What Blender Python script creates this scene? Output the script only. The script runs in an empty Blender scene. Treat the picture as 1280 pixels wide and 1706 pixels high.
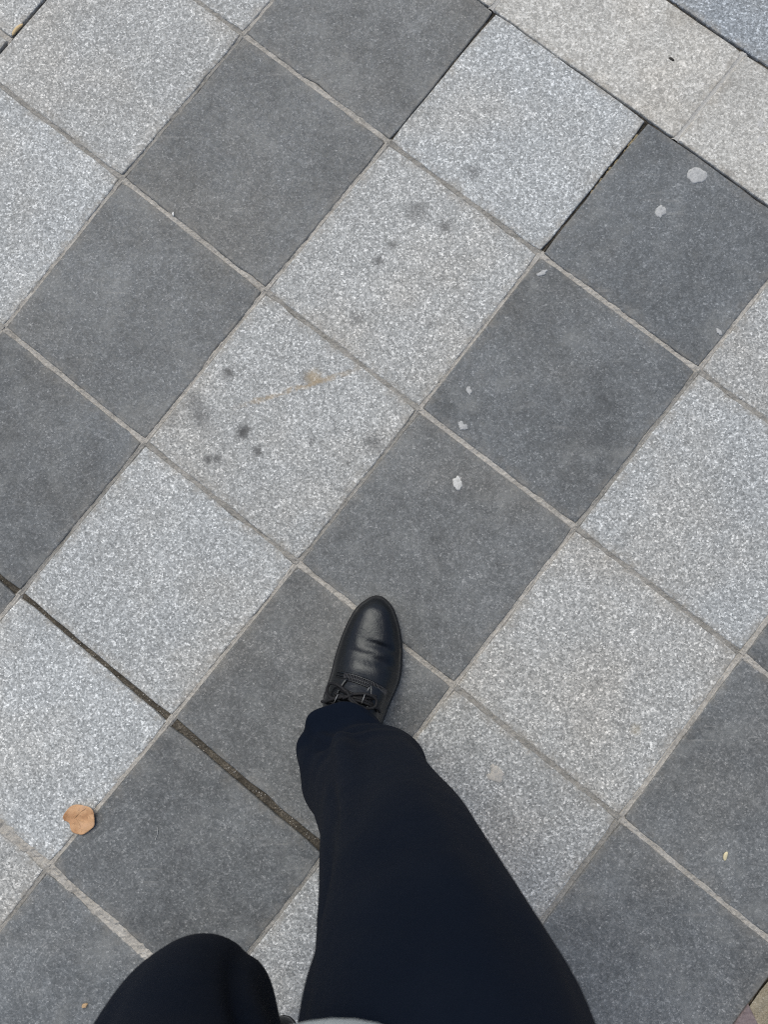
import bpy, bmesh, math, random
from mathutils import Vector, Matrix, noise
rnd = random.Random(7)
S = bpy.context.scene
C = S.collection
# ------------------------------------------------------------------ camera
FPX, CAMZ = 1273.92, 1.15515                       # focal length in photo pixels, height of the lens above the stones
RM = Matrix(((0.999503, 0.001436, 0.031476), (0.001436, 0.995847, -0.091032), (-0.031476, 0.091032, 0.99535)))
cam = bpy.data.cameras.new('camera')
cam.sensor_fit = 'VERTICAL'; cam.sensor_height = 36.0; cam.sensor_width = 36.0
cam.lens = FPX / 1706 * 36
cam.clip_start = 0.02; cam.clip_end = 500
cam.dof.use_dof = True; cam.dof.focus_distance = 1.14; cam.dof.aperture_fstop = 9.0
co = bpy.data.objects.new('camera', cam); C.objects.link(co)
co.matrix_world = Matrix.Translation((0, 0, CAMZ)) @ RM.to_4x4()
S.camera = co
# ------------------------------------------------------------------ sky and sun (bright overcast day)
SUN_EL, SUN_AZ = math.radians(60), math.radians(-24)     # azimuth from +Y, clockwise positive
wd = bpy.data.worlds.new('World'); S.world = wd; wd.use_nodes = True
nt = wd.node_tree; nt.nodes.clear()
wo = nt.nodes.new('ShaderNodeOutputWorld'); bg = nt.nodes.new('ShaderNodeBackground'); sk = nt.nodes.new('ShaderNodeTexSky')
sk.sky_type = 'NISHITA'; sk.sun_disc = False; sk.sun_elevation = SUN_EL; sk.sun_rotation = SUN_AZ
sk.air_density = 1.0; sk.dust_density = 3.5; sk.ozone_density = 1.0
bg.inputs['Strength'].default_value = 0.107
nt.links.new(sk.outputs[0], bg.inputs[0]); nt.links.new(bg.outputs[0], wo.inputs[0])
sl = bpy.data.lights.new('sun', 'SUN'); sl.energy = 1.45; sl.angle = math.radians(45); sl.color = (.98, .985, .885)
so = bpy.data.objects.new('sun', sl); C.objects.link(so)
sdir = Vector((math.sin(SUN_AZ) * math.cos(SUN_EL), math.cos(SUN_AZ) * math.cos(SUN_EL), math.sin(SUN_EL)))
so.rotation_euler = sdir.to_track_quat('Z', 'Y').to_euler(); so.location = sdir * 10
S.view_settings.view_transform = 'Standard'; S.view_settings.look = 'None'
S.view_settings.gamma = 1.0; S.view_settings.use_curve_mapping = False
S.view_settings.exposure = 0.25
S.cycles.use_denoising = False
S.cycles.filter_width = 1.15
S.render.film_transparent = False

# ------------------------------------------------------------------ helpers
def gp(px, py, z=0.0):
    """world point at height z that was measured at photo pixel (px, py)"""
    d = RM @ Vector(((px - 640) / FPX, -(py - 853) / FPX, -1.0))
    t = (z - CAMZ) / d.z
    return Vector((d.x * t, d.y * t, z))

def nz(x, y=0.0, z=0.0):
    return noise.noise(Vector((x, y, z)))

ORG = {}
def obj(name, verts, faces, mat, parent=None, origin=None, smooth=False, attrs=None):
    """one mesh object; verts are world coordinates"""
    origin = Vector(origin) if origin is not None else (ORG[parent.name].copy() if parent else Vector((0, 0, 0)))
    me = bpy.data.meshes.new(name)
    me.from_pydata([tuple(Vector(v) - origin) for v in verts], [], faces)
    me.update()
    if smooth:
        me.polygons.foreach_set('use_smooth', [True] * len(me.polygons))
    if attrs:
        for k, vals in attrs.items():
            a = me.attributes.new(k, 'FLOAT', 'POINT'); a.data.foreach_set('value', vals)
    for m in (mat if isinstance(mat, (list, tuple)) else [mat]):
        me.materials.append(m)
    o = bpy.data.objects.new(name, me); C.objects.link(o)
    ORG[o.name] = origin
    if parent:
        o.parent = parent; o.location = origin - ORG[parent.name]
    else:
        o.location = origin
    return o

def tag(o, label=None, cat=None, group=None, kind=None):
    for k, v in (('label', label), ('category', cat), ('group', group), ('kind', kind)):
        if v: o[k] = v
    return o

def loft(rings, closed=True, cap0=True, cap1=True):
    n = len(rings[0]); v = [p for r in rings for p in r]; f = []
    for i in range(len(rings) - 1):
        for j in range(n if closed else n - 1):
            a = i * n + j; b = i * n + (j + 1) % n
            f.append((a, b, b + n, a + n))
    if cap0: f.append(tuple(range(n - 1, -1, -1)))
    if cap1: f.append(tuple((len(rings) - 1) * n + j for j in range(n)))
    return v, f

def tube(pts, r, n=8):
    pts = [Vector(p) for p in pts]; rings = []
    for i, p in enumerate(pts):
        t = (pts[min(i + 1, len(pts) - 1)] - pts[max(i - 1, 0)]).normalized()
        u = t.cross(Vector((0, 0, 1)))
        if u.length < 1e-4: u = Vector((1, 0, 0))
        u.normalize(); w = u.cross(t)
        rr = r[i] if isinstance(r, (list, tuple)) else r
        rings.append([p + (u * math.cos(2 * math.pi * k / n) + w * math.sin(2 * math.pi * k / n)) * rr for k in range(n)])
    return loft(rings)

def smooth_path(pts, k=6):
    pts = [Vector(p) for p in pts]; out = []
    for i in range(len(pts) - 1):
        p0 = pts[max(i - 1, 0)]; p1 = pts[i]; p2 = pts[i + 1]; p3 = pts[min(i + 2, len(pts) - 1)]
        for s in range(k):
            t = s / k
            out.append(0.5 * ((2 * p1) + (p2 - p0) * t + (2 * p0 - 5 * p1 + 4 * p2 - p3) * t * t + (3 * p1 - p0 - 3 * p2 + p3) * t ** 3))
    out.append(pts[-1]); return out

def merge(parts):
    V, F = [], []
    for v, f in parts:
        b = len(V); V += list(v); F += [tuple(i + b for i in q) for q in f]
    return V, F

def lerp_table(tab, x):
    """smooth interpolation (Catmull-Rom) of rows keyed by their first column"""
    n = len(tab)
    if x <= tab[0][0]: return list(tab[0][1:])
    if x >= tab[-1][0]: return list(tab[-1][1:])
    i = max(k for k in range(n - 1) if tab[k][0] <= x)
    x0, x1 = tab[i][0], tab[i + 1][0]; t = (x - x0) / (x1 - x0); out = []
    for c in range(1, len(tab[0])):
        p1, p2 = tab[i][c], tab[i + 1][c]
        m1 = ((p2 - tab[i - 1][c]) / (x1 - tab[i - 1][0]) if i > 0 else (p2 - p1) / (x1 - x0)) * (x1 - x0)
        m2 = ((tab[i + 2][c] - p1) / (tab[i + 2][0] - x0) if i + 2 < n else (p2 - p1) / (x1 - x0)) * (x1 - x0)
        out.append((2 * t**3 - 3 * t**2 + 1) * p1 + (t**3 - 2 * t**2 + t) * m1 + (-2 * t**3 + 3 * t**2) * p2 + (t**3 - t**2) * m2)
    return out

def lerp_lin(tab, x):
    if x <= tab[0][0]: return list(tab[0][1:])
    for i in range(len(tab) - 1):
        if x <= tab[i + 1][0]:
            t = (x - tab[i][0]) / max(1e-9, tab[i + 1][0] - tab[i][0]); return [p + (q - p) * t for p, q in zip(tab[i][1:], tab[i + 1][1:])]
    return list(tab[-1][1:])

# ------------------------------------------------------------------ materials
class N:
    def __init__(s, name):
        s.m = bpy.data.materials.new(name); s.m.use_nodes = True; s.t = s.m.node_tree; s.t.nodes.clear()
        s.out = s.t.nodes.new('ShaderNodeOutputMaterial'); s.b = s.t.nodes.new('ShaderNodeBsdfPrincipled')
        s.t.links.new(s.b.outputs[0], s.out.inputs[0])
    def new(s, typ, **kw):
        n = s.t.nodes.new('ShaderNode' + typ)
        for k, v in kw.items(): setattr(n, k, v)
        return n
    def put(s, sock, v):
        if hasattr(v, 'is_linked') or isinstance(v, bpy.types.NodeSocket): s.t.links.new(v, sock)
        else: sock.default_value = v
    def math(s, op, a, b=0.0, c=0.0, clamp=False):
        n = s.new('Math', operation=op, use_clamp=clamp)
        s.put(n.inputs[0], a); s.put(n.inputs[1], b); s.put(n.inputs[2], c); return n.outputs[0]
    def vmath(s, op, a, b=(0, 0, 0)):
        n = s.new('VectorMath', operation=op); s.put(n.inputs[0], a); s.put(n.inputs[1], b)
        return n.outputs[1] if op in ('LENGTH', 'DISTANCE') else n.outputs[0]
    def scale(s, a, f):
        n = s.new('VectorMath', operation='SCALE'); s.put(n.inputs[0], a); s.put(n.inputs[3], f); return n.outputs[0]
    def noise(s, vec, sc, detail=2.0, rough=0.5, color=False):
        n = s.new('TexNoise'); s.put(n.inputs['Vector'], vec); n.inputs['Scale'].default_value = sc
        n.inputs['Detail'].default_value = detail; n.inputs['Roughness'].default_value = rough
        return n.outputs['Color'] if color else n.outputs['Fac']
    def voro(s, vec, sc, out='Color', feature='F1'):
        n = s.new('TexVoronoi', feature=feature); s.put(n.inputs['Vector'], vec); n.inputs['Scale'].default_value = sc
        return n.outputs[out]
    def sep(s, v, ch=0):
        n = s.new('SeparateXYZ'); s.put(n.inputs[0], v); return n.outputs[ch]
    def rng(s, v, a, b, c=0.0, d=1.0, smooth=True):
        n = s.new('MapRange', interpolation_type='SMOOTHSTEP' if smooth else 'LINEAR')
        for i, q in enumerate((v, a, b, c, d)): s.put(n.inputs[i], q)
        return n.outputs[0]
    def ramp(s, v, stops, interp='LINEAR'):
        n = s.new('ValToRGB'); s.put(n.inputs[0], v); r = n.color_ramp; r.interpolation = interp
        while len(r.elements) > 1: r.elements.remove(r.elements[-1])
        for i, (p, c) in enumerate(stops):
            e = r.elements[0] if i == 0 else r.elements.new(p)
            e.position = p; e.color = (c[0], c[1], c[2], 1) if hasattr(c, '__len__') else (c, c, c, 1)
        return n.outputs[0]
    def mix(s, f, a, b, blend='MIX'):
        n = s.new('Mix', data_type='RGBA', blend_type=blend)
        s.put(n.inputs[0], f)
        for i, v in ((6, a), (7, b)):
            if isinstance(v, (tuple, list)) and len(v) == 3: v = (*v, 1)
            s.put(n.inputs[i], v)
        return n.outputs[2]
    def bump(s, h, strength, dist):
        n = s.new('Bump'); s.put(n.inputs['Height'], h); n.inputs['Strength'].default_value = strength; n.inputs['Distance'].default_value = dist
        s.t.links.new(n.outputs[0], s.b.inputs['Normal'])
    def set(s, **kw):
        for k, v in kw.items(): s.put(s.b.inputs[k.replace('_', ' ')], (*v, 1) if isinstance(v, tuple) and len(v) == 3 else v)
        return s.m

def stone(name, kind, stains=(), streaks=(), tint=(1, 1, 1)):
    """granite / basalt / border stone: grains, clouds, dirt that gathers at the slab edge, trodden-in spots"""
    k = N(name)
    tc = k.new('TexCoord'); oi = k.new('ObjectInfo'); geo = k.new('NewGeometry')
    rv = k.new('CombineXYZ'); r = oi.outputs['Random']
    k.put(rv.inputs[0], k.math('MULTIPLY', r, 91.0)); k.put(rv.inputs[1], k.math('MULTIPLY', r, 57.3)); k.put(rv.inputs[2], k.math('MULTIPLY', r, 33.1))
    p = k.vmath('ADD', tc.outputs['Object'], rv.outputs[0])
    warp = k.scale(k.vmath('SUBTRACT', k.noise(p, 600, 1, color=True), (.5, .5, .5)), .0018)
    pw = k.vmath('ADD', p, warp)
    cell = k.sep(k.voro(pw, 430), 0)
    cell2 = k.sep(k.voro(pw, 250), 1)
    fine = k.noise(p, 760, 2, .6)
    cloud = k.noise(p, 7, 4, .6); cloud2 = k.noise(p, 24, 3, .6)
    if kind == 'light':
        v = k.math('ADD', k.math('MULTIPLY', cell, .62), k.math('MULTIPLY', cell2, .22)); v = k.math('ADD', v, k.math('MULTIPLY', k.math('SUBTRACT', fine, .5), .5))
        col = k.ramp(v, [(0, (.18, .187, .186)), (.16, (.245, .253, .251)), (.34, (.318, .328, .325)), (.53, (.405, .415, .410)), (.67, (.525, .536, .529)), (.82, (.84, .85, .835))])
        cl, cd, rough = .14, (.30, .275, .235), .72
    elif kind == 'dark':
        v = k.math('ADD', k.math('MULTIPLY', cell, .55), k.math('MULTIPLY', cell2, .2)); v = k.math('ADD', v, k.math('MULTIPLY', k.math('SUBTRACT', fine, .5), .75))
        col = k.ramp(v, [(0, (.092, .099, .102)), (.28, (.119, .127, .131)), (.50, (.148, .156, .161)), (.64, (.192, .200, .204)), (.76, (.28, .288, .29)), (.89, (.52, .53, .53))])
        cl, cd, rough = .40, (.21, .20, .18), .62
    else:
        v = k.math('ADD', k.math('MULTIPLY', cell, .5), k.math('MULTIPLY', cell2, .35)); v = k.math('ADD', v, k.math('MULTIPLY', k.math('SUBTRACT', fine, .5), .5))
        col = k.ramp(v, [(0, (.25, .248, .238)), (.3, (.37, .367, .352)), (.5, (.475, .472, .455)), (.75, (.66, .655, .635)), (.92, (.92, .91, .89))])
        cl, cd, rough = .16, (.30, .27, .225), .75
    # clouds: broad light and dark, a little warm in the light
    cf = k.math('ADD', k.math('MULTIPLY', k.math('SUBTRACT', cloud, .5), cl * 2.4), k.math('ADD', k.math('MULTIPLY', k.math('SUBTRACT', cloud2, .5), cl * 1.5), k.math('MULTIPLY', k.math('SUBTRACT', k.noise(p, 85, 3, .65), .5), cl * 1.9)))
    br = k.math('ADD', k.math('ADD', 1.0, cf), k.math('MULTIPLY', k.math('SUBTRACT', r, .5), .10))
    vm = k.scale(col, br)
    warm = k.rng(k.noise(k.vmath('ADD', p, (31, 7, 3)), 5, 3, .6), .42, .72)
    col = k.mix(k.math('MULTIPLY', warm, .55), vm, k.mix(1.0, vm, (1.06, 1.0, .93), 'MULTIPLY'))
    col = k.mix(1.0, col, oi.outputs['Color'], 'MULTIPLY')        # each slab's own hue
    if tint != (1, 1, 1): col = k.mix(1.0, col, tint, 'MULTIPLY')
    # pale dust in patches and along the edges
    at = k.new('Attribute', attribute_name='edge'); e = at.outputs['Fac']
    en = k.noise(k.vmath('ADD', p, (5, 5, 5)), 55, 4, .65)
    dirt = k.math('MULTIPLY', k.math('POWER', e, 2.2), k.rng(en, .38, .68), clamp=True)
    col = k.mix(k.math('MULTIPLY', dirt, .6), col, cd)
    if kind == 'dark':
        pale = k.math('MULTIPLY', k.rng(k.noise(k.vmath('ADD', p, (2, 9, 4)), 13, 5, .68), .50, .74), .5)
        col = k.mix(pale, col, (.24, .246, .24))
        sc = k.new('Mapping'); k.put(sc.inputs['Vector'], p); sc.inputs['Rotation'].default_value = (0, 0, .7); sc.inputs['Scale'].default_value = (10, 130, 1)
        scr = k.rng(k.noise(sc.outputs[0], 1.0, 4, .7), .56, .78)
        scr = k.math('MULTIPLY', scr, k.rng(k.noise(p, 9, 2), .45, .7))
        col = k.mix(k.math('MULTIPLY', scr, .7), col, (.29, .287, .275))
    pos = geo.outputs['Position']
    sn = k.scale(k.vmath('SUBTRACT', k.noise(pos, 120, 3, .65, color=True), (.5, .5, .5)), .015)
    ps = k.vmath('ADD', pos, sn)
    for (w, rad, amt, c) in stains:
        d = k.vmath('DISTANCE', ps, tuple(w))
        col = k.mix(k.math('MULTIPLY', k.rng(d, rad * 1.15, rad * .1), amt), col, c)
    for (a, b, wid, amt, c) in streaks:
        ab = Vector(b) - Vector(a); L = ab.length; u = ab / L; w = Vector((-u.y, u.x, 0))
        q = k.vmath('SUBTRACT', ps, tuple(a))
        dp = k.new('VectorMath', operation='DOT_PRODUCT'); k.put(dp.inputs[0], q); dp.inputs[1].default_value = u
        dw = k.new('VectorMath', operation='DOT_PRODUCT'); k.put(dw.inputs[0], q); dw.inputs[1].default_value = w
        al = k.math('MULTIPLY', k.rng(dp.outputs['Value'], -.01, L * .3), k.rng(dp.outputs['Value'], L * 1.05, L * .7))
        ac = k.rng(k.math('ABSOLUTE', dw.outputs['Value']), wid, wid * .2)
        m = k.math('MULTIPLY', k.math('MULTIPLY', al, ac), k.rng(k.noise(pos, 60, 2), .3, .5))
        col = k.mix(k.math('MULTIPLY', m, amt), col, c)
    k.set(Base_Color=col, Roughness=k.math('ADD', rough, k.math('MULTIPLY', k.math('SUBTRACT', cell2, .5), .25)))
    k.b.inputs['Specular IOR Level'].default_value = .35
    k.bump(k.math('ADD', k.math('MULTIPLY', cell, .5), k.math('ADD', k.math('MULTIPLY', fine, .6), k.math('MULTIPLY', cloud2, 1.2))), .35, .0012)
    return k.m

def rough_mat(name, stops, sc=300, rough=.9, bump=.5, dist=.002, cloud=25):
    k = N(name); geo = k.new('NewGeometry'); p = geo.outputs['Position']
    v = k.math('ADD', k.math('MULTIPLY', k.noise(p, sc, 3, .65), .55), k.math('MULTIPLY', k.noise(p, cloud, 4, .65), .45))
    v = k.rng(v, .32, .68, smooth=False)
    k.set(Base_Color=k.ramp(v, stops), Roughness=rough); k.b.inputs['Specular IOR Level'].default_value = .2
    k.bump(k.noise(p, sc, 4, .7), bump, dist); return k.m

DK = (.07, .07, .07)
st = []
for (x, y, rp, a) in [(790, 287, 14, .5), (812, 184, 8, .35), (695, 351, 19, .5), (742, 376, 13, .5), (655, 408, 7, .65), (632, 434, 10, .65), (595, 531, 11, .5),
                      (380, 622, 10, .8), (322, 668, 17, .5), (336, 694, 20, .55), (285, 700, 22, .25), (405, 720, 13, .9), (429, 752, 9, .75), (346, 765, 8, .75), (363, 765, 8, .7),
                      (622, 737, 17, .5), (510, 632, 12, .4), (519, 735, 7, .5), (533, 738, 5, .4), (715, 540, 8, .3), (78, 880, 6, .3), (580, 770, 6, .3)]:
    st.append((gp(x, y), rp / 1103 * 1.4, min(1, a * 1.05), DK))
st.append((gp(522, 629), .017, .6, (.36, .27, .15))); st.append((gp(1060, 1215), .011, .35, (.33, .27, .16)))
sk_ = [(gp(388, 680), gp(606, 613), .006, .55, (.34, .25, .14))]
M = {}
M['light'] = stone('light_granite', 'light', st, sk_)
M['dark'] = stone('dark_granite', 'dark', [(gp(305, 1420), .012, .35, (.07, .07, .075)), (gp(465, 1425), .012, .35, (.07, .07, .075)), (gp(828, 940), .003, .9, (.05, .05, .05)), (gp(125, 862), .006, .6, (.06, .06, .06))])
M['border'] = stone('border_granite', 'border', [(gp(1128, 30), .03, .3, (.28, .25, .2)), (gp(1215, 290), .016, .35, (.16, .15, .14))])
M['blue'] = stone('blue_grey_granite', 'light', tint=(.80, .85, .92))
M['mortar'] = rough_mat('pale_mortar', [(0, (.21, .198, .178)), (.35, (.33, .312, .28)), (.7, (.44, .418, .38)), (1, (.54, .52, .48))])
M['mortar_brown'] = rough_mat('grey_mortar', [(0, (.15, .142, .128)), (.35, (.24, .23, .208)), (.7, (.32, .308, .284)), (1, (.40, .388, .362))])
M['soil'] = rough_mat('dark_joint_soil', [(0, (.028, .025, .02)), (.5, (.075, .066, .053)), (.85, (.16, .142, .115)), (1, (.3, .28, .25))], sc=420)
M['tan'] = rough_mat('tan_grit', [(0, (.14, .115, .075)), (.4, (.25, .215, .15)), (.8, (.36, .32, .24)), (1, (.6, .57, .5))], sc=420)
M['mauve'] = rough_mat('mauve_stone', [(0, (.15, .115, .115)), (.5, (.22, .175, .175)), (1, (.28, .23, .225))], sc=200)
M['far'] = rough_mat('worn_grey_ground', [(0, (.16, .165, .17)), (.5, (.24, .245, .25)), (1, (.34, .34, .34))], sc=40, cloud=3)

def plain(name, col, rough=.6, spec=.4, nsc=200, var=.25, bump=0, dist=.001):
    k = N(name); tc = k.new('TexCoord'); n = k.noise(tc.outputs['Object'], nsc, 3, .6)
    c = k.scale(k.mix(0.0, col, col), k.math('ADD', 1 - var / 2, k.math('MULTIPLY', n, var)))
    k.set(Base_Color=c, Roughness=rough); k.b.inputs['Specular IOR Level'].default_value = spec
    if bump: k.bump(n, bump, dist)
    return k.m

# ------------------------------------------------------------------ pavement: measured grid of slabs
TH = math.radians(-38.259)
EU = Vector((math.cos(TH), math.sin(TH), 0)); EV = Vector((-math.sin(TH), math.cos(TH), 0))
US = [-1.0568, -.7535, -.4547, -.1533, .1497, .4503, .747]
VS = [.9856, .8027, .5278, .2201, -.0803, -.383, -.662]
T = .3015
def U(i):
    return US[0] + T * i if i < 0 else US[i] if i < 7 else US[6] + T * (i - 6)
def V(a):
    return VS[0] - T * a if a < 0 else VS[a] if a < 7 else VS[6] - T * (a - 6)
MEAS = {(1, 2): (405, 57), (1, 3): (203, 297), (2, 3): (442, 484), (2, 1): (826, 19), (3, 1): (1080, 201), (2, 2): (648, 236), (3, 2): (901, 423), (1, 4): (5, 547),
        (2, 4): (241, 737), (3, 4): (496, 938), (3, 3): (699, 682), (4, 2): (1165, 617), (4, 3): (960, 879), (2, 5): (32, 990), (3, 5): (284, 1200), (4, 4): (757, 1143),
        (5, 3): (1237, 1090), (5, 4): (1034, 1364), (3, 6): (80, 1445)}
def I(i, a):
    if (i, a) in MEAS: return gp(*MEAS[(i, a)])
    return EU * U(i) + EV * V(a)

# joint half widths (m): along an 'a' line or an 'L' line
def gap_a(i, a):
    if a <= 0: return .0030
    if a == 1: return .0012
    if a == 5: return .0042 if i < 3 else .0056
    if a == 6: return .0058
    return .0026 if i in (0, 2, 4) else .0030
def gap_l(i, a):
    if i == 3 and a == 1: return .0017
    if i == 2 and a <= 1: return (.0016, .0004)
    if i == 0: return .0022
    if i == 5: return .0032
    return .0023
def dark_a(i, a): return a in (0, 1, 5)
def dark_l(i, a): return (i == 3 and a == 1) or (i == 2 and a <= 1) or i in (0, 6)

pav = obj('pavement', [(-9, -9, -.05), (9, -9, -.05), (9, 9, -.05), (-9, 9, -.05), (-9, -9, -.014), (9, -9, -.014), (9, 9, -.014), (-9, 9, -.014)],
          [(3, 2, 1, 0), (4, 5, 6, 7), (0, 1, 5, 4), (1, 2, 6, 5), (2, 3, 7, 6), (3, 0, 4, 7)], M['soil'])
tag(pav, 'pavement of light and dark granite slabs in diagonal bands', kind='structure')
gr = obj('ground', [(-200, -200, -.055), (200, -200, -.055), (200, 200, -.055), (-200, 200, -.055)], [(0, 1, 2, 3)], M['far'])
tag(gr, 'plain grey ground beyond the pavement', kind='structure')

def slab_geo(P, g, seed, nseg=10, thick=.03, ring=.028, jit=.0009, dz=0.0):
    """P: four corner points (counter clockwise from above), g: half gap on edges P0P1, P1P2, P2P3, P3P0"""
    c = sum(P, Vector()) / 4
    lines = []
    for e in range(4):
        a, b = P[e], P[(e + 1) % 4]; d = (b - a).normalized(); n = Vector((-d.y, d.x, 0))
        if n.dot(c - a) < 0: n = -n
        g0, g1 = g[e] if isinstance(g[e], tuple) else (g[e], g[e])
        a, b = a + n * g0, b + n * g1
        lines.append((a, (b - a).normalized()))
    def isect(l1, l2):
        (p, d), (q, e) = l1, l2
        den = d.x * e.y - d.y * e.x; t = ((q.x - p.x) * e.y - (q.y - p.y) * e.x) / den
        return p + d * t
    K = [isect(lines[e - 1], lines[e]) for e in range(4)]
    rim = []
    for e in range(4):
        a, b = K[e], K[(e + 1) % 4]; d = (b - a); L = d.length; d = d / L; n = Vector((-d.y, d.x, 0))
        for s in range(nseg):
            t = s / nseg
            q = a + d * (L * t)
            j = jit * 1.5 * nz(q.x * 28 + seed, q.y * 28, seed * 1.7) + jit * nz(q.x * 110, q.y * 110 + seed, 3.1)
            if s == 0:      # worn corner
                q = q + (c - q).normalized() * (.0022 + .0022 * abs(nz(seed, e * 3.3, .5)))
                rim.append(q); continue
            chip = max(0.0, nz(q.x * 45 + 9 * seed, q.y * 45, 8.0) - .38) * .010
            rim.append(q + n * (j + chip))
    m = len(rim)
    def inset(d_):
        return [q + (c - q) * (d_ / max((c - q).length, 1e-6)) for q in rim]
    tilt = Vector((nz(seed, 1.1, 2) * .004, nz(seed, 4.1, 7) * .004, 0))
    def zz(q, z):
        return Vector((q.x, q.y, z + dz + tilt.dot(q - c)))
    rings = [[zz(q, -thick) for q in rim], [zz(q, -.0022) for q in rim], [zz(q, -.0006) for q in inset(.0009)], [zz(q, 0) for q in inset(.0026)], [zz(q, .0001) for q in inset(ring)]]
    v, f = loft(rings, cap0=False)
    edge = [1.0] * (m * 4) + [0.0] * m
    return v, f, edge, c

SL = []
def slab(P, g, mat, seed, name='paving_slab', nseg=10, **kw):
    v, f, e, c = slab_geo(P, g, seed, nseg, **kw)
    o = obj(name, v, f, mat, pav, origin=Vector((c.x, c.y, 0)), attrs={'edge': e})
    SL.append(o); return o

def shade(i):
    return 'dark' if i in (1, 3, 5) else 'light' if i in (-2, -1, 0, 2, 4) else ('light' if i % 2 == 0 else 'dark')
far = []
# hue (+ warm, - cool) and lightness of single slabs as they are in the street
HUE = {(2, 1): (-.6, 1.06), (2, 2): (.3, 1.0), (2, 3): (.1, 1.0), (2, 4): (-.5, 1.03), (2, 5): (-.6, 1.05), (0, 1): (.2, 1.0), (0, 2): (.3, .96), (0, 3): (-.5, 1.03), (4, 1): (.3, .93), (4, 2): (-.5, .98), (4, 3): (.6, .99),
       (4, 4): (.5, .96), (4, 5): (.4, 1.0), (3, 1): (-.9, .93), (3, 2): (-.5, .94), (3, 3): (.5, 1.04), (3, 4): (.8, 1.06), (3, 5): (.2, 1.0), (3, 6): (-.6, 1.10), (1, 1): (.6, 1.06), (1, 2): (.3, 1.0), (1, 3): (.2, 1.02),
       (1, 4): (-.3, .99), (1, 5): (-.4, 1.0), (5, 3): (.3, 1.02), (5, 4): (.1, 1.07), (5, 2): (.3, .98)}
seed = 0
for i in range(-12, 6):
    for a in range(1, 16):
        seed += 1
        if i == -1:       # this band is laid half a slab out of step
            off = gp(12, 63).dot(EV) - V(2)
            P = [EU * U(i) + EV * (V(a + 1) + off), EU * U(i + 1) + EV * (V(a + 1) + off), EU * U(i + 1) + EV * (V(a) + off), EU * U(i) + EV * (V(a) + off)]
            if a == 1: P[2] = EU * U(0) + EV * V(1); P[3] = EU * U(-1) + EV * V(1)
        else:
            P = [I(i, a + 1), I(i + 1, a + 1), I(i + 1, a), I(i, a)]
        g = [gap_a(i, a + 1), gap_l(i + 1, a), gap_a(i, a), gap_l(i, a)]
        if isinstance(g[1], tuple): g[1] = g[1][::-1]
        if i == 2 and a == 4: g[0] = (.0034, .0050)
        if i == 2 and a == 5: g[2] = (.0046, .0012)
        near = -5 <= i and a <= 9
        dz = .0008 * nz(seed * 1.37, 2.2, 5.5)
        if near:
            w, b = HUE.get((i, a), (rnd.uniform(-1, 1), rnd.uniform(.95, 1.05)))
            slab(P, g, M[shade(i)], seed, dz=dz).color = (b * (1 + .022 * w), b, b * (1 - .026 * w), 1)
        else: far.append((shade(i), slab_geo(P, g, seed, 3, dz=dz)[:2]))
# border course and the blue-grey slabs beyond it
BT = EU.dot(gp(1163, 187)) - EU.dot(gp(826, 8))
BJ = {0: EU.dot(gp(826, 8)) }
for j in range(-8, 8):
    seed += 1
    x0, x1 = BJ[0] + BT * j, BJ[0] + BT * (j + 1)
    P = [EU * x0 + EV * V(1), EU * x1 + EV * V(1), EU * x1 + EV * V(0), EU * x0 + EV * V(0)]
    o = slab(P, [.0012, .0022, .0026, .0022], M['border'], seed, 'border_slab', 22, dz=.0012)
    o['label'] = 'pale warm grey border slab'; o.color = (.985, .975, .945, 1)
for i in range(-6, 11):
    for a in range(-7, 0):
        seed += 1
        x0 = -.63 + .61 * (i + .5 * (a % 2)); P = [EU * x0 + EV * V(a + 1), EU * (x0 + .61) + EV * V(a + 1), EU * (x0 + .61) + EV * V(a), EU * x0 + EV * V(a)]
        if a >= -3 and abs(x0) < 2.6: slab(P, [.003, .002, .002, .002], M['blue'], seed, nseg=14)
        else: far.append(('blue', slab_geo(P, [.0042, .003, .003, .003], seed, 3)[:2]))
for kind in ('light', 'dark', 'blue'):
    v, f = merge([q for s, q in far if s == kind])
    tag(obj('far_paving', v, f, M[kind], pav), 'pavement slabs well outside the picture', kind='stuff')

# mortar in the joints: a rough ribbon whose surface wavers about the slab edges
def ribbon(a, b, half, seed, z0, over, zn, step=.004):
    L = (b - a).length; d = (b - a) / L; n = Vector((-d.y, d.x, 0)); k = max(3, int(L / step)); rings = []
    cs = (-1, -.62, -.25, .25, .62, 1)
    for s in range(k + 1):
        q = a + d * (L * s / k); row = []
        for c in cs:
            w = half + over + .0022 if abs(c) == 1 else half + over * .7 + .0006 if abs(c) > .5 else half
            x = q + n * (c * w)
            z = z0 + zn * .9 * nz(x.x * 19, x.y * 19, seed * .51) + zn * nz(x.x * 70, x.y * 70, seed * .77) + zn * .8 * nz(x.x * 240, x.y * 240, seed * .3 + 4)
            if abs(c) == 1: z -= .0028
            elif abs(c) < .5: z -= .0004
            row.append(Vector((x.x, x.y, z)))
        rings.append(row)
    n6 = len(cs); v = [p for r in rings for p in r]; f = []
    for s in range(k):
        for j in range(n6 - 1):
            A = s * n6 + j; f.append((A, A + n6, A + n6 + 1, A + 1))
    return v, f
pale, dark, brown = [], [], []
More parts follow.
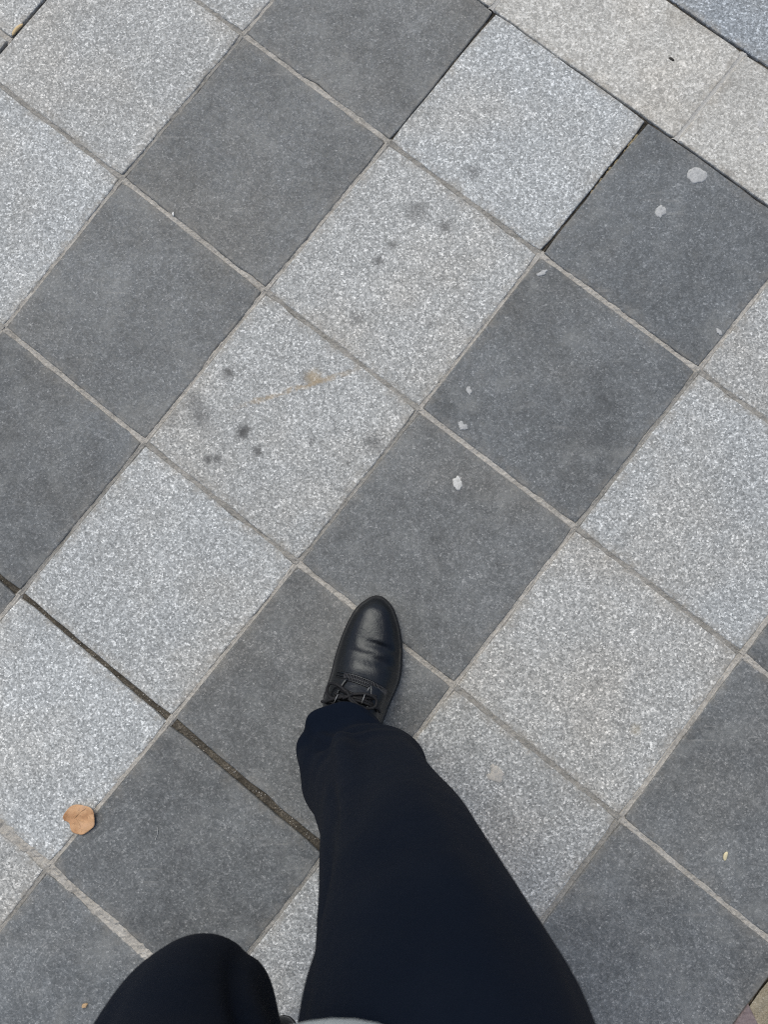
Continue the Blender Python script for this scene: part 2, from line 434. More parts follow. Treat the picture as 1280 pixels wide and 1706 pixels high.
for i in range(-4, 7):
    for a in range(1, 10):
        seed += 1
        if i < 6 and i != -1 and a > 1:
            p, q = I(i, a), I(i + 1, a)
            if dark_a(i, a): dark.append(ribbon(p, q, gap_a(i, a), seed, -.0046, .001, .0022))
            else:
                wide = a == 6
                (brown if i in (0, 2, 4) and not wide else pale).append(ribbon(p, q, gap_a(i, a), seed, -.0009 if not wide else -.0002, .0045 if wide else .0026, .0016 if not wide else .0026))
        if i == -1 and a > 1:
            off = EV * (gp(12, 63).dot(EV) - V(2))
            pale.append(ribbon(EU * U(-1) + EV * V(a) + off, EU * U(0) + EV * V(a) + off, .0042, seed, -.003, .001, .0022))
        p, q = I(i, a), I(i, a + 1)
        if dark_l(i, a): dark.append(ribbon(p, q, (gap_l(i, a) if i != 2 else .0016), seed, -.0058 if i != 2 else -.0035, .0, .0022))
        else: (pale if (i + a) % 3 else brown).append(ribbon(p, q, gap_l(i, a), seed, -.0010, .0014, .0018))
dark.append(ribbon(EU * -3 + EV * V(1), EU * U(7) + EV * V(1), .003, 901, -.0045, 0, .0025))
dark.append(ribbon(EU * -3 + EV * V(0), EU * U(7) + EV * V(0), .0042, 902, -.005, .0, .003))
pb = [ribbon(EU * (BJ[0] + BT * j) + EV * V(1), EU * (BJ[0] + BT * j) + EV * V(0), .0022, 950 + j, .0003, .0022, .0008) for j in range(-7, 8)]
M['mortar_pale'] = rough_mat('pale_grey_mortar', [(0, (.36, .35, .33)), (.5, (.43, .42, .395)), (1, (.52, .51, .48))])
v, f = merge(pb); tag(obj('mortar', v, f, M['mortar_pale'], pav), 'flush pale mortar between border slabs', kind='stuff')
v, f = merge(pale); tag(obj('mortar', v, f, M['mortar'], pav), 'pale sandy mortar in the joints', kind='stuff')
v, f = merge(brown); tag(obj('mortar', v, f, M['mortar_brown'], pav), 'greyer mortar in the joints between light slabs', kind='stuff')
v, f = merge(dark); tag(obj('joint_soil', v, f, M['soil'], pav), 'dark damp grit in the open joints', kind='stuff')

# beyond the last dark band: tan grit with a mauve stone fragment let into it
ang = []
nx, ny = 90, 60
for jy in range(ny + 1):
    for jx in range(nx + 1):
        q = EU * (U(6) + .002 + .5 * (jx / nx) ** 1.6) + EV * (-1.6 + 1.9 * jy / ny)
        ang.append(Vector((q.x, q.y, -.002 + .0022 * nz(q.x * 90, q.y * 90, 1) + .002 * nz(q.x * 30, q.y * 30, 4))))
tag(obj('grit_strip', ang, [(r * (nx + 1) + c, r * (nx + 1) + c + 1, (r + 1) * (nx + 1) + c + 1, (r + 1) * (nx + 1) + c) for r in range(ny) for c in range(nx)], M['tan'], pav, smooth=True),
    'tan gritty strip beside the last dark slab', kind='stuff')
for i in range(0, 6):
    for a in range(-2, 12):
        seed += 1; x0 = U(6) + .5 + .2 * i; y0 = 1.5 - .3 * a
        P = [EU * x0 + EV * (y0 - .3), EU * (x0 + .2) + EV * (y0 - .3), EU * (x0 + .2) + EV * y0, EU * x0 + EV * y0]
        slab(P, [.003] * 4, M['mauve'], seed, 'paving_brick', 3)
tri = [gp(1247, 1672), gp(1223, 1706), gp(1186, 1757), gp(1292, 1775), gp(1262, 1703)]
cc = sum(tri, Vector()) / len(tri)
v, f = loft([[Vector((p.x, p.y, -.03)) for p in tri], [Vector((p.x, p.y, .0015)) for p in tri], [Vector((p.x, p.y, .003)) + (cc - p) * .05 for p in tri]])
o = obj('stone_fragment', v, f, M['mauve'], pav, origin=cc); o['label'] = 'mauve stone wedge let into the tan grit'

# ------------------------------------------------------------------ person: two legs, a loose shirt, lace-up shoes
BASE = Vector((-.06, -.24, 0))
per = bpy.data.objects.new('person', None); C.objects.link(per); per.location = BASE; ORG[per.name] = BASE
tag(per, 'person in loose navy trousers and black lace-up shoe stepping over the slabs', 'person')

k = N('navy_cloth'); tc = k.new('TexCoord'); p = tc.outputs['Object']
w1 = k.new('TexWave', wave_type='BANDS', bands_direction='DIAGONAL'); k.put(w1.inputs['Vector'], p); w1.inputs['Scale'].default_value = 260; w1.inputs['Distortion'].default_value = .6
n1 = k.noise(p, 9, 4, .6); n2 = k.noise(p, 700, 2)
col = k.mix(k.rng(n1, .35, .7), (.0030, .0060, .0132), (.0046, .0078, .0155))
col = k.mix(k.math('MULTIPLY', n2, .25), col, (.009, .0115, .019))
k.set(Base_Color=col, Roughness=.9); k.b.inputs['Specular IOR Level'].default_value = .05
k.b.inputs['Sheen Weight'].default_value = .012; k.b.inputs['Sheen Roughness'].default_value = .5
k.bump(k.math('ADD', k.math('MULTIPLY', w1.outputs[0], .15), k.math('ADD', k.math('MULTIPLY', n2, .3), k.math('MULTIPLY', k.noise(p, 14, 3), 6.0))), .45, .0016)
M['cloth'] = k.m
M['shirt'] = plain('pale_shirt_cloth', (.80, .84, .82), .85, .2, 300, .08, .1)

def leg_sec(tab, zs, n, fn):
    rings = []
    for z in zs:
        cx, cy, a, b, ro = lerp_table(tab, z)
        r = []
        for j in range(n):
            th = 2 * math.pi * j / n                       # 0 = +x (outer side), pi/2 = front (+y)
            ex = math.copysign(abs(math.cos(th)) ** .92, math.cos(th)); ey = math.copysign(abs(math.sin(th)) ** .92, math.sin(th))
            x, y = ex * a * (1 - .18 * max(0, math.sin(th)) ** 1.3 * max(0, 1 - (z - .03) / .13)), ey * b
            rr = math.hypot(x, y)
            dr, dz = fn(z, th)
            s = (rr + dr) / rr; x *= s; y *= s
            x, y = x * math.cos(ro) - y * math.sin(ro), x * math.sin(ro) + y * math.cos(ro)
            r.append(Vector((cx + x, cy + y, z + dz)))
        rings.append(r)
    return rings

RT = [(.030, -.089, -.247, .057, .080, -.1), (.08, -.089, -.243, .058, .083, -.1), (.115, -.088, -.245, .060, .077, -.08), (.150, -.072, -.246, .069, .068, -.15),
      (.19, -.056, -.246, .068, .070, -.24), (.24, -.045, -.249, .0645, .073, -.2), (.30, -.0305, -.252, .0665, .077, -.12), (.40, -.010, -.256, .0745, .081, -.05), (.50, .005, -.262, .0785, .086, 0),
      (.60, .0175, -.280, .0905, .092, 0), (.65, .0225, -.290, .0945, .095, 0), (.75, .026, -.315, .092, .095, 0), (.82, .018, -.335, .080, .085, 0), (.90, .005, -.345, .066, .07, 0)]
def bump1(x, c, w): return math.exp(-((x - c) / w) ** 2)
def adiff(a, b): return (a - b + math.pi) % (2 * math.pi) - math.pi
def fold_r(z, th):
    d = .0016 * nz(math.cos(th) * 2.2, math.sin(th) * 2.2, z * 9) + .003 * nz(math.cos(th) * 1.3 + 5, math.sin(th) * 1.3, z * 4)
    # long soft folds that run up from the hem
    for (t0, z0, z1, wd, am, sl) in ((2.5, .05, .42, .20, .006, -.9), (1.95, .20, .55, .22, -.005, .6), (1.2, .16, .5, .25, .004, .8), (.5, .3, .8, .3, -.004, .3), (2.75, .35, .75, .16, -.006, .35), (1.6, .42, .8, .2, .004, -.5)):
        if z0 < z < z1:
            d += 1.7 * am * math.sin(math.pi * (z - z0) / (z1 - z0)) * bump1(adiff(th, t0 + sl * (z - z0)), 0, wd)
    d += -.020 * bump1(adiff(th, 2.35), 0, .6) * bump1(z, .165, .05) - .015 * bump1(adiff(th, 3.65), 0, .55) * bump1(z, .05, .07)
    d += .0095 * bump1(adiff(th, 2.6), 0, .45) * bump1(z, .075, .05)
    # break of the cloth above the shoe
    d += -.005 * bump1(z, .128 + .02 * math.cos(th - .6), .018) * (.5 + .5 * math.cos(adiff(th, 1.2)))
    d += .004 * bump1(z, .10, .014) * (.5 + .5 * math.cos(adiff(th, 2.6)))
    d += .003 * math.sin(z * 95 + 2 * math.cos(th * 2)) * bump1(z, .2, .07) * bump1(adiff(th, 2.2), 0, .8)
    d += .0125 * bump1(adiff(th, .8), 0, .65) * bump1(z, .180, .07)
    d += -.004 * bump1(adiff(th, 2.70 - .8 * (z - .1)), 0, .13) * bump1(z, .12, .09) + .004 * bump1(adiff(th, 3.0), 0, .2) * bump1(z, .12, .1)   # pleat at the back of the hem
    d += -.006 * bump1(adiff(th, 2.62 - .5 * (z - .4)), 0, .09) * bump1(z, .42, .09)
    d += -.005 * bump1(adiff(th, 2.95), 0, .3) * bump1(z, .565, .03)
    d += -.0012 * bump1(z, .047, .0022)                                       # hem stitching
    fr = max(0.0, math.sin(th)) ** 1.2
    dz = .072 * fr * max(0.0, 1 - (z - .03) / .10)        # the hem rides up over the instep
    return d, dz
zs = [.03 + (.90 - .03) * (i / 190) ** 1.45 for i in range(191)]
rr = leg_sec(RT, zs, 96, fold_r)
hem_in = [[q + (Vector((-.095, -.25, q.z)) - q) * .05 + Vector((0, 0, .001)) for q in rr[0]], [q + (Vector((-.095, -.25, q.z)) - q) * .12 + Vector((0, 0, .022)) for q in rr[0]]]
right = loft(hem_in[::-1] + rr)

def path_loft(tab, n, m, fn):
    """tab rows: t, x, y, z, side radius, front radius; sections square to the path"""
    rings = []
    P = [Vector(lerp_table(tab, i / m)[:3]) for i in range(m + 1)]
    for i in range(m + 1):
        t = (P[min(i + 1, m)] - P[max(i - 1, 0)]).normalized()
        sx = Vector((1, 0, 0)); sx = (sx - t * sx.dot(t)).normalized(); fy = t.cross(sx)      # front of the section
        if fy.y < 0 and abs(t.z) > .3: fy = -fy
        a, b = lerp_table(tab, i / m)[3:5]
        rings.append([P[i] + (sx * math.cos(2 * math.pi * j / n) * a + fy * math.sin(2 * math.pi * j / n) * b) * (1 + fn(i / m, 2 * math.pi * j / n)) for j in range(n)])
    return rings
LT = [(0, -.105, -.355, .92, .066, .07), (.22, -.135, -.375, .75, .085, .088), (.36, -.156, -.372, .63, .087, .086), (.48, -.176, -.358, .535, .067, .067), (.56, -.178, -.374, .475, .064, .066),
      (.66, -.176, -.44, .425, .066, .07), (.82, -.168, -.55, .33, .075, .074), (1.0, -.16, -.68, .22, .088, .084)]
def fold_l(t, th):
    d = .025 * nz(math.cos(th) * 1.6 + 3, math.sin(th) * 1.6, t * 8)
    d += -.13 * bump1(adiff(th, .80 + .7 * (t - .3)), 0, .15) * bump1(t, .38, .16) + .05 * bump1(adiff(th, .40 + .7 * (t - .3)), 0, .25) * bump1(t, .36, .16)
    d += -.05 * bump1(adiff(th, 2.25 - 1.2 * (t - .4)), 0, .2) * bump1(t, .40, .12) + .04 * bump1(adiff(th, 1.57), 0, .4) * bump1(t, .46, .08)
    d += .02 * math.sin(t * 60) * bump1(t, .56, .07) * max(0, -math.sin(th))
    return d
left = loft(path_loft(LT, 80, 110, fold_l))
hips = []
for z, a, b, cy in ((.74, .075, .07, -.40), (.77, .135, .105, -.40), (.81, .165, .125, -.40), (.86, .172, .13, -.40), (.92, .168, .125, -.395), (.99, .155, .112, -.39), (1.03, .15, .108, -.39)):
    a, b, cy = a * .88, b * .85, cy + .03
    hips.append([Vector((-.05 + math.cos(2 * math.pi * j / 64) * a, cy + math.sin(2 * math.pi * j / 64) * b, z)) for j in range(64)])
v, f = merge([right, left, loft(hips)])
tr = obj('trousers', v, f, M['cloth'], per, smooth=True); tr['label'] = 'loose dark navy trousers'
# shirt hanging loose over the hips, its front tail dipping
sh = []
for s in range(41):
    t = s / 40; z = .785 + .61 * t
    a, b, cy = lerp_table([(0, .172, .1325, -.35), (.2, .168, .126, -.355), (.5, .155, .11, -.37), (.75, .165, .105, -.38), (.9, .16, .095, -.385), (1.0, .06, .06, -.385)], t)
    r = []
    for j in range(96):
        th = 2 * math.pi * j / 96
        fr = .5 + .5 * math.cos(math.pi * min(1, abs(adiff(th, 1.42)) / .62)) + bump1(adiff(th, -1.57), 0, .6)
        x = -.05 + math.cos(th) * a; y = cy + math.sin(th) * b
        w = 1 + .02 * min(1, t * 4) * nz(math.cos(th) * 3, math.sin(th) * 3, z * 5)
        r.append(Vector((-.05 + (x + .05) * w, cy + (y - cy) * w, z - .035 * fr * max(0, 1 - t / .25))))
    sh.append(r)
inn = [[q + (Vector((-.05, -.35, q.z)) - q) * .012 for q in sh[0]], [q + (Vector((-.05, -.35, q.z)) - q) * .03 + Vector((0, 0, .08)) for q in sh[0]]]
v, f = loft(inn[::-1] + sh, cap0=False)
o = obj('shirt', v, f, M['shirt'], per, smooth=True); o['label'] = 'pale loose shirt with a rounded tail'

# ---- shoe
k = N('black_leather'); tc = k.new('TexCoord'); p = tc.outputs['Object']
n1 = k.noise(p, 40, 3, .6); g1 = k.voro(p, 900, 'Distance')
k.set(Base_Color=k.mix(n1, (.0026, .0031, .0044), (.0055, .0062, .0080)), Roughness=k.math('ADD', .19, k.math('MULTIPLY', k.noise(p, 60, 4, .65), .24)))
k.b.inputs['Specular IOR Level'].default_value = .42; k.b.inputs['Specular Tint'].default_value = (.88, .94, 1.0, 1)
k.bump(k.math('ADD', k.math('MULTIPLY', g1, .12), k.math('ADD', k.math('MULTIPLY', n1, 1.6), k.math('MULTIPLY', k.noise(p, 130, 3), .25))), .35, .002)
M['leather'] = k.m
M['sole'] = plain('black_rubber', (.012, .012, .013), .6, .4, 150, .4, .2)
M['lace'] = plain('black_lace_cord', (.011, .011, .013), .7, .3, 1500, .6, .5, .0006)
M['stitch'] = plain('grey_stitch', (.05, .05, .055), .7, .3)

CL = [(994.6, 625), (999.8, 611.7), (1009, 598.7), (1022, 588), (1046.7, 575), (1072.7, 565), (1098.7, 557), (1119.5, 552), (1145.5, 544), (1184.6, 531), (1215, 526)]
CR = [(994.6, 629), (1001, 643), (1013, 653.5), (1031, 661), (1052, 666.5), (1078, 670), (1109, 669.6), (1132.5, 666.5), (1153, 658.7), (1176.8, 648), (1200, 640.5), (1230, 632)]
def cx_(tab, y):
    return lerp_table(tab, y)[0]
stn = []                                             # stations: distance from the toe, left point, right point
def contour(tab, z=.022):
    q = [gp(x, y, z) for y, x in tab]
    for p_ in q: p_.z = 0
    return smooth_path(q, 8)
ARC = [(994.6, 625), (996.2, 618)]
cl_, cr_ = contour([(994.2, 627), (996.0, 618.5)] + CL[1:]), contour([(994.2, 627), (996.2, 636.5)] + CR[1:])
AX = (gp(627, 994.2, .022) - gp(588, 1180, .05)); AX.z = 0; AX.normalize(); SDV = Vector((AX.y, -AX.x, 0))
tip = max(cl_ + cr_, key=lambda q: q.dot(AX)).copy()
def side_at(path, s):
    k0 = max(range(len(path)), key=lambda i: path[i].dot(AX))
    for i in range(k0, len(path) - 1):
        d0, d1 = (tip - path[i]).dot(AX), (tip - path[i + 1]).dot(AX)
        if d0 <= s <= d1: return path[i].lerp(path[i + 1], (s - d0) / (d1 - d0 + 1e-9))
    return None
for i in range(60):
    s = .0002 + .158 * (i / 59) ** 2
    a, b = side_at(cl_, s), side_at(cr_, s)
    if a is None or b is None:
        a = b = tip - AX * s
        if i > 4: continue
    if (b - a).dot(SDV) < 0: a = b = (a + b) / 2
    stn.append((s, a, b))
s0_, a0_, b0_ = stn[0]; stn.insert(0, (0, tip.copy() - SDV * .001, tip.copy() + SDV * .001))
a, b = stn[-1][1], stn[-1][2]; ax = ((stn[-1][1] + stn[-1][2]) / 2 - (stn[30][1] + stn[30][2]) / 2).normalized() * -1; ax = (-AX + ax * 0 - SDV * .0).normalized(); sd = (b - a).normalized()
c0 = (a + b) / 2; s0 = stn[-1][0]; w0 = (b - a).length / 2
for ds, w in ((.02, w0 * .93), (.05, .040), (.08, .036), (.105, .0345), (.122, .028), (.130, .018), (.134, .006)):
    c = c0 + ax * ds; stn.append((s0 + ds, c - sd * w, c + sd * w))
SLEN = stn[-1][0]
STAB = [(s, a.x, a.y, b.x, b.y) for s, a, b in stn]
HT = [(0, .023), (.003, .031), (.009, .0385), (.02, .0455), (.045, .051), (.075, .056), (.10, .064), (.125, .080), (.15, .095), (.18, .105), (.21, .112), (.26, .108), (SLEN, .10)]
def shoe_pt(s, v, lift=0.0):
    """s: metres from the toe, v: -1 (left welt) .. 1 (right welt)"""
    ax_, ay, bx, by = lerp_lin(STAB, s)
    A = Vector((ax_, ay, 0)); B = Vector((bx, by, 0)); m = (A + B) / 2; h = (B - A) / 2
    H = lerp_table(HT, s)[0]
    ph = (v + 1) / 2 * math.pi
    q = math.sin(ph)
    e = .62 + .22 * min(1, s / .12)                   # flatter toe, rounder instep
    z0 = .017
    x = -math.copysign(abs(math.cos(ph)) ** .85, math.cos(ph)) * .965
    asym = .10 * (1 - x * x) * min(1, s / .03)           # the ridge sits a little to the right over the toe
    z = z0 + (H - z0) * q ** e
    # creases across the vamp
    for (sc_, am, wd, tl, v0, v1) in ((.066, -.0030, .0035, .010, -.15, .95), (.060, .0014, .005, .010, -.2, .9), (.074, .0016, .005, .008, -.4, .9), (.088, -.0022, .004, .006, -.1, .9), (.097, .0013, .005, .003, -.6, .8), (.080, -.0010, .003, -.006, -.7, .1), (.046, .0007, .008, .004, -.6, .6)):
        c = sc_ + tl * v + .002 * nz(v * 4, sc_ * 100)
        win = max(0.0, min(1, (v - v0) / .35)) * max(0.0, min(1, (v1 - v) / .3))
        z += .8 * am * win * bump1(s, c, wd * 1.35)
    P = m + h * (x + asym * .4); P.z = z
    if lift:
        P += Vector((h.normalized().x * x * .6, h.normalized().y * x * .6, 1 - .4 * abs(x))).normalized() * lift
    return P
def shoe_geo():
    rings = []; n = 72
    for i in range(161):
        s = .0008 + (SLEN - .0016) * i / 160
        r = [shoe_pt(s, -1 + 2 * j / n) for j in range(n + 1)]
        r.append(Vector((r[-1].x, r[-1].y, .012))); r.append(Vector((r[0].x, r[0].y, .012)))
        rings.append(r)
    return loft(rings)
def sole_geo():
    rings = []
    L = []; Rr = []
    for i in range(121):
        s = .0002 + (SLEN - .0004) * i / 120
        x = lerp_lin(STAB, s); A = Vector((x[0], x[1], 0)); B = Vector((x[2], x[3], 0)); L.append(A); Rr.append(B)
    out = L + Rr[::-1]; c = sum(out, Vector()) / len(out)
    def ringz(k_, z): return [Vector((c.x + (q.x - c.x) * k_, c.y + (q.y - c.y) * k_, z)) for q in out]
    return loft([ringz(.95, .001), ringz(.995, .003), ringz(1.012, .008), ringz(1.015, .016), ringz(1.006, .0195), ringz(.97, .021)])
v, f = shoe_geo(); shoe = obj('shoe', v, f, M['leather'], per, origin=(tip.x, tip.y, 0), smooth=True); shoe['label'] = 'black leather lace-up shoe with creased vamp'
v, f = sole_geo(); sole = obj('sole', v, f, M['sole'], shoe, smooth=True)
# facing: a raised, ribbed edge where the quarters meet the vamp, and the two flaps beside the laces
def on(s, v, l): return shoe_pt(s, v, l)
band = []
for (o1, rad) in ((0, .0016), (.0042, .0014), (.0080, .0012)):
    pts = [on(.113 + o1 + .016 * abs(vv + .12) ** 1.5 + .007 * vv, vv, .0008) for vv in [-.62 + .03 * i for i in range(43)]]
    band.append(tube(pts, rad, 6))
v, f = merge(band); fac = obj('facing_edge', v, f, M['leather'], shoe, smooth=True)
ribs = []
for i in range(30):
    vv = -.36 + .028 * i; s = .113 + .016 * abs(vv + .12) ** 1.5 + .007 * vv
    ribs.append(tube([on(s, vv, .0020), on(s + .0035, vv + .004, .0026), on(s + .007, vv + .006, .0020)], .0006, 5))
v, f = merge(ribs); tag(obj('stitching', v, f, M['stitch'], shoe), kind='stuff')
for sg in (-1, 1):
    rows = []
    for i in range(25):
        s = .118 + .07 * i / 24
        inner = -.1 + sg * (.16 + .10 * math.sin(min(1, i / 8) * math.pi / 2))
        outer = -.1 + sg * .66
        rows.append([on(s + .006 * abs(t) , inner + (outer - inner) * t, .0016 * (1 - t ** 4) + .0002) for t in [q / 10 for q in range(11)]])
    vv = [p_ for r_ in rows for p_ in r_]; ff = [(i * 11 + j, i * 11 + j + 1, (i + 1) * 11 + j + 1, (i + 1) * 11 + j) for i in range(24) for j in range(10)]
    o = obj('quarter_flap', vv, ff, M['leather'], shoe, smooth=True)
    md = o.modifiers.new('thick', 'SOLIDIFY'); md.thickness = .0022; md.offset = 0
# laces
lace = []
for s, d in ((.130, .004), (.141, -.003), (.152, .004)):
    pts = smooth_path([on(s, -.42, .0035), on(s + d * .3, -.26, .0065), on(s + d, -.08, .0075), on(s + d * .6, .10, .0065), on(s + .002, .26, .0035)], 5)
    lace.append(tube(pts, .0020, 7)); lace.append(tube([q + Vector((.0004, -.0034, .0003)) for q in pts], .0021, 7))
c_s, c_v = .136, -.13
for pth in ([(0, 0, .009), (-.008, -.20, .013), (-.006, -.42, .011), (.006, -.46, .009), (.010, -.25, .010), (.003, -.05, .012)],
            [(0, 0, .010), (-.006, .18, .014), (-.001, .38, .011), (.010, .40, .009), (.012, .18, .011), (.004, .02, .012)],
            [(.002, .02, .011), (.012, .22, .010), (.010, .46, .008), (.016, .60, .006)],
            [(.002, -.02, .011), (.010, -.22, .010), (.018, -.40, .008), (.022, -.58, .006)],
            [(-.004, -.06, .010), (-.001, .0, .014), (.006, .05, .011)], [(-.003, .06, .010), (.002, 0, .0145), (.006, -.06, .010)]):
    lace.append(tube(smooth_path([on(c_s + a_, c_v + b_, l_) for a_, b_, l_ in pth], 7), .0021, 7))
v, f = merge(lace); lc = obj('lace', v, f, M['lace'], shoe, smooth=True)
M['aglet'] = plain('pale_lace_tip', (.17, .175, .18), .35, .5)
for (x0, y0, x1, y1, z) in ((615.6, 1145, 612, 1152, .097), (608, 1157, 602.6, 1172, .103), (563, 1157, 557, 1170, .100)):
    v, f = tube([gp(x0, y0, z), gp((x0 + x1) / 2, (y0 + y1) / 2, z + .001), gp(x1, y1, z)], [.0006, .0008, .0006], 6)
    obj('lace_tip', v, f, M['aglet'], shoe, smooth=True)
# the other shoe, heel up on the trailing foot, behind the frame
s2 = shoe.copy(); C.objects.link(s2); s2.parent = per; s2['label'] = 'black leather shoe on the trailing foot'
s2.location = Vector((-.165, -.60, .05)) - BASE; s2.rotation_euler = (math.radians(-40), 0, 0)
for ch in list(shoe.children):
    c = ch.copy(); C.objects.link(c); c.parent = s2

# ------------------------------------------------------------------ small things lying on the stones
# fallen leaf
LP = [(380, 470), (392, 435), (420, 395), (465, 345), (520, 315), (590, 312), (650, 320), (740, 335), (785, 375), (800, 440), (806, 520), (795, 590), (745, 640), (690, 682), (630, 712), (560, 695), (510, 672), (482, 622), (465, 560), (432, 535), (395, 515)]
LP = [gp(60 + x * .125, 1300 + y * .125) for x, y in LP]
lo = smooth_path(LP + [LP[0]], 4)[:-1]; lc0 = sum(lo, Vector()) / len(lo)
def leaf_z(p_):
    q = p_ - lc0; u = q.x / .024; w = q.y / .024
    return .0042 + .0034 * (u * u + .4 * w * w) + .0030 * w * u + .0016 * nz(p_.x * 90, p_.y * 90, 2)
rings = []
for kf in (1, .93, .8, .62, .42, .22, .06):
    rings.append([Vector((q.x, q.y, leaf_z(q))) for q in [lc0 + (p_ - lc0) * kf for p_ in lo]])
v, f = loft(rings, cap0=False)
k = N('dry_leaf'); tc = k.new('TexCoord'); p = tc.outputs['Object']
a_ = k.noise(p, 55, 4, .6); b_ = k.noise(p, 260, 3, .65)
col = k.ramp(a_, [(.25, (.30, .15, .075)), (.42, (.48, .265, .135)), (.58, (.58, .35, .19)), (.8, (.47, .30, .215))])
col = k.mix(k.rng(b_, .55, .75), col, (.24, .115, .055))
dd = k.vmath('DISTANCE', p, tuple(gp(110, 1357) - lc0)); col = k.mix(k.math('MULTIPLY', k.rng(dd, .014, .002), .7), col, (.22, .085, .025))
k.set(Base_Color=col, Roughness=.7); k.bump(b_, .4, .001); M['leaf'] = k.m
leaf = obj('fallen_leaf', v, f, M['leaf'], origin=(lc0.x, lc0.y, 0), smooth=True)
md = leaf.modifiers.new('thick', 'SOLIDIFY'); md.thickness = .0005
tag(leaf, 'curled orange brown fallen leaf lying across a light slab edge', 'leaf')
M['vein'] = plain('leaf_vein', (.42, .255, .135), .7)
for pa in ([(111, 1357), (125, 1362), (142, 1368), (157, 1374)], [(125, 1362), (135, 1352), (146, 1344)], [(130, 1364), (136, 1376), (138, 1386)]):
    pts = [gp(*q) for q in pa]; pts = smooth_path([Vector((q.x, q.y, leaf_z(q) + .0003)) for q in pts], 4)
    v, f = tube(pts, .00045, 5); obj('leaf_vein', v, f, M['vein'], leaf)

def blob(name, px, py, rx, ry, rot, mat, label, cat, group=None, h=.0009, seed=1, rag=.35, n=28, hole=None):
    """flat irregular blob trodden onto a slab: px, rx in photo pixels"""
    c = gp(px, py); k_ = CAMZ / FPX; rings = []
    for kf, z in ((1.0, -.0004), (.96, h * .55), (.8, h), (.45, h * 1.1), (.1, h)):
        r = []
        for j in range(n):
            th = 2 * math.pi * j / n
            w = 1 + rag * nz(math.cos(th) * 1.5 + seed * 3.1, math.sin(th) * 1.5, seed) + rag * .5 * nz(math.cos(th) * 4 + seed, math.sin(th) * 4, seed + 9)
            x, y = math.cos(th) * rx * w * kf, math.sin(th) * ry * w * kf
            if hole and abs(adiff(th, hole)) < .5: x *= .55; y *= .55
            X = x * math.cos(rot) - y * math.sin(rot); Y = x * math.sin(rot) + y * math.cos(rot)
            r.append(Vector((c.x + X * k_, c.y + Y * k_, z + .0006 + .0002 * nz(X, Y, seed))))
        rings.append(r)
    v, f = loft(rings, cap0=False)
    return tag(obj(name, v, f, mat, origin=c, smooth=True), label, cat, group)
def gum_mat(name, c, mixc):
    k = N(name); tc = k.new('TexCoord'); p = tc.outputs['Object']
    k.set(Base_Color=k.mix(k.rng(k.noise(p, 260, 4, .7), .42, .68), c, mixc), Roughness=.8); k.b.inputs['Specular IOR Level'].default_value = .25
    k.bump(k.noise(p, 500, 3, .7), .4, .0008); return k.m
M['gum'] = gum_mat('old_pale_gum', (.46, .465, .46), (.33, .335, .335)); M['gum_w'] = gum_mat('white_gum', (.58, .58, .56), (.44, .44, .42)); M['gum_d'] = gum_mat('worn_beige_gum', (.50, .47, .42), (.36, .35, .33))
gg = 'pale gum spots trodden onto the slabs'
for i, (px, py, rx, ry, rot, mt, lab, hl) in enumerate([
    (1162, 293, 18, 14, .1, 'gum', 'largest round pale gum spot, on the dark slab by the border', None),
    (1101, 353, 8, 11, -.3, 'gum', 'half-moon pale gum spot below the large one on the dark slab', 0.0),
    (782, 651, 4.5, 9, .15, 'gum', 'narrow upright pale gum spot, topmost of three on dark slabs', None),
    (771, 709, 9.5, 8, -.3, 'gum', 'hooked pale gum spot just above a mortar joint', 1.2),
    (763, 805, 8.5, 10.5, 0, 'gum_w', 'whitest gum spot, on the dark slab above the shoe', None),
    (903, 455, 12, 4.5, .35, 'gum', 'thin streaky pale gum smear at the corner of a dark slab', 2.0),
    (1199, 553, 4, 7, .5, 'gum', 'tiny pale gum fleck near a corner of the dark slab', None),
    (825, 1290, 12, 16, .3, 'gum_d', 'beige gum spot on the light slab beside the trouser leg', 2.4),
    (1268, 207, 8, 9, 0, 'border_gum', 'faint grey gum spot on the border slab, upper of two', None),
    (1269, 232, 9, 8, .4, 'border_gum', 'faint grey gum spot on the border slab, lower of two', None)]):
    if mt not in M: M[mt] = gum_mat('faint_gum', (.50, .495, .48), (.42, .41, .395))
    blob('chewing_gum', px, py, rx, ry, rot, M[mt], lab, 'chewing gum', gg, seed=i * 1.7 + .6, hole=hl, h=.0007 if mt == 'border_gum' else .0010, rag=.5 if i else .22)

def grain(name, px, py, ln, wd, rot, mat, label, cat, h=.0022, z=.0002):
    c = gp(px, py); k_ = CAMZ / FPX; d = Vector((math.cos(rot), math.sin(rot), 0)); n = Vector((-d.y, d.x, 0)); rings = []
    for i in range(9):
        t = i / 8 * 2 - 1; w = math.sqrt(max(.03, 1 - abs(t) ** 2.4)) * wd * k_ * (1 + .15 * nz(t * 3, px))
        ctr = c + d * (t * ln * k_) + n * (.15 * ln * k_ * (1 - t * t))
        rings.append([Vector((ctr.x, ctr.y, z)) + n * (w * math.cos(a)) + Vector((0, 0, h / 2 + h / 2 * math.sin(a) * math.sqrt(max(.05, 1 - t * t)))) for a in [2 * math.pi * q / 8 for q in range(8)]])
    v, f = loft(rings); return tag(obj(name, v, f, mat, origin=c, smooth=True), label, cat)
M['husk'] = plain('pale_husk', (.62, .55, .36), .6, .4, 300, .4); M['tanbit'] = plain('tan_leaf_scrap', (.46, .32, .19), .8, .2, 300, .5)
M['whitebit'] = plain('white_scrap', (.75, .75, .72), .7); M['darkbit'] = plain('dark_twig', (.03, .027, .024), .8); M['wood'] = plain('pale_wood', (.62, .46, .25), .7, .3, 400, .4); M['straw'] = plain('dry_straw', (.36, .30, .19), .8, .2, 300, .5)
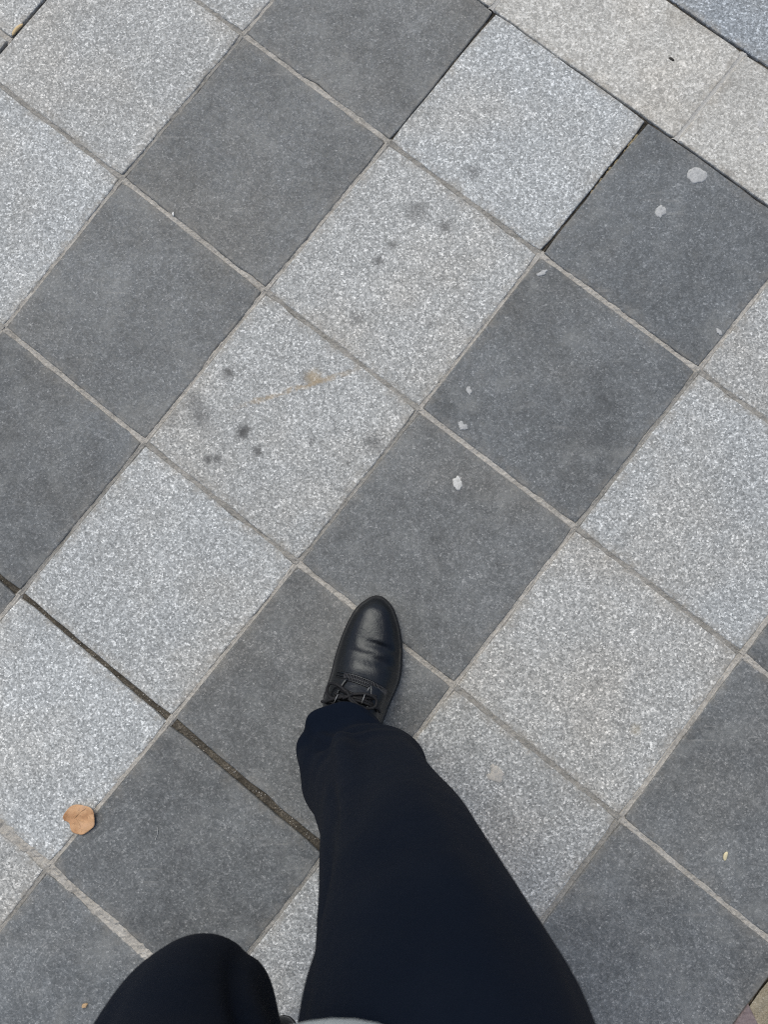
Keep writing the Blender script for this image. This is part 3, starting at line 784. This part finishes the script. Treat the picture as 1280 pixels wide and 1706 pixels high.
grain('seed_husk', 1210, 1426, 7.5, 3.4, 1.25, M['husk'], 'pale yellow seed husk lying on a dark slab', 'seed husk')
blob('leaf_scrap', 141, 1675, 5, 3.6, .6, M['tanbit'], 'tiny tan leaf scrap on dark slab beside the bent knee', 'leaf scrap', h=.0022, seed=5.5)
grain('paper_scrap', 289, 357, 3.6, 1.8, 1.7, M['whitebit'], 'tiny white paper scrap on a mortar joint', 'paper scrap')
grain('twig', 1119, 100, 6.0, 2.6, -.6, M['darkbit'], 'short dark twig on the warm grey border slab', 'twig')
grain('wood_splinter', 29, 50, 14.5, 3.4, .86, M['wood'], 'pale wood splinter wedged in the dark joint by the picture corner', 'splinter', h=.005, z=-.002)
v, f = tube(smooth_path([gp(258, 1400, .0012), gp(262, 1388, .002), gp(261, 1377, .0012)], 4), .0005, 5)
tag(obj('thread', v, f, M['gum'], origin=gp(260, 1388)), 'short white thread on the dark slab near the fallen leaf', 'thread')
# straw and grit caught in the open joint by the border, grit in the dark joint
bits = []
ja, jb = gp(1072, 212), gp(985, 322)
for i in range(26):
    t = rnd.random() ** .8; c = ja + (jb - ja) * t + Vector((rnd.uniform(-.002, .002), rnd.uniform(-.002, .002), 0)); d = (jb - ja).normalized(); a = rnd.uniform(-.35, .35)
    d = Vector((d.x * math.cos(a) - d.y * math.sin(a), d.x * math.sin(a) + d.y * math.cos(a), 0)); L = rnd.uniform(.002, .007)
    bits.append(tube([c - d * L + Vector((0, 0, -.005)), c + Vector((0, 0, -.0025)), c + d * L + Vector((0, 0, -.005))], rnd.uniform(.0007, .0015), 5))
v, f = merge(bits); tag(obj('joint_straw', v, f, M['straw']), 'dry straw scraps packed in the open joint beside the border', 'straw', kind='stuff')
bits = []
def pebble(c, r):
    rings = []
    for z, w in ((-.7, .6), (0, 1), (.6, .75), (.9, .3)):
        rings.append([c + Vector((math.cos(q * 1.047) * w * r * (1 + .3 * nz(q, c.x * 300, c.y * 300)), math.sin(q * 1.047) * w * r, z * r * .8)) for q in range(6)])
    return loft(rings)
for i in range(90):
    t = rnd.random(); c = gp(0, 966) + (gp(525, 1400) - gp(0, 966)) * t; n = EV * rnd.uniform(-.005, .005)
    bits.append(pebble(c + n + Vector((0, 0, -.004)), rnd.uniform(.0004, .0011)))
for i in range(70):
    q = EU * (U(6) + rnd.uniform(.005, .09)) + EV * rnd.uniform(-1.05, -.7); bits.append(pebble(q + Vector((0, 0, -.001)), rnd.uniform(.0008, .0024)))
M['grit'] = plain('grit', (.42, .40, .36), .8, .3, 60, .8)
v, f = merge(bits); tag(obj('grit', v, f, M['grit']), 'pale grit grains in the dark joint and the tan strip', 'grit', kind='stuff')
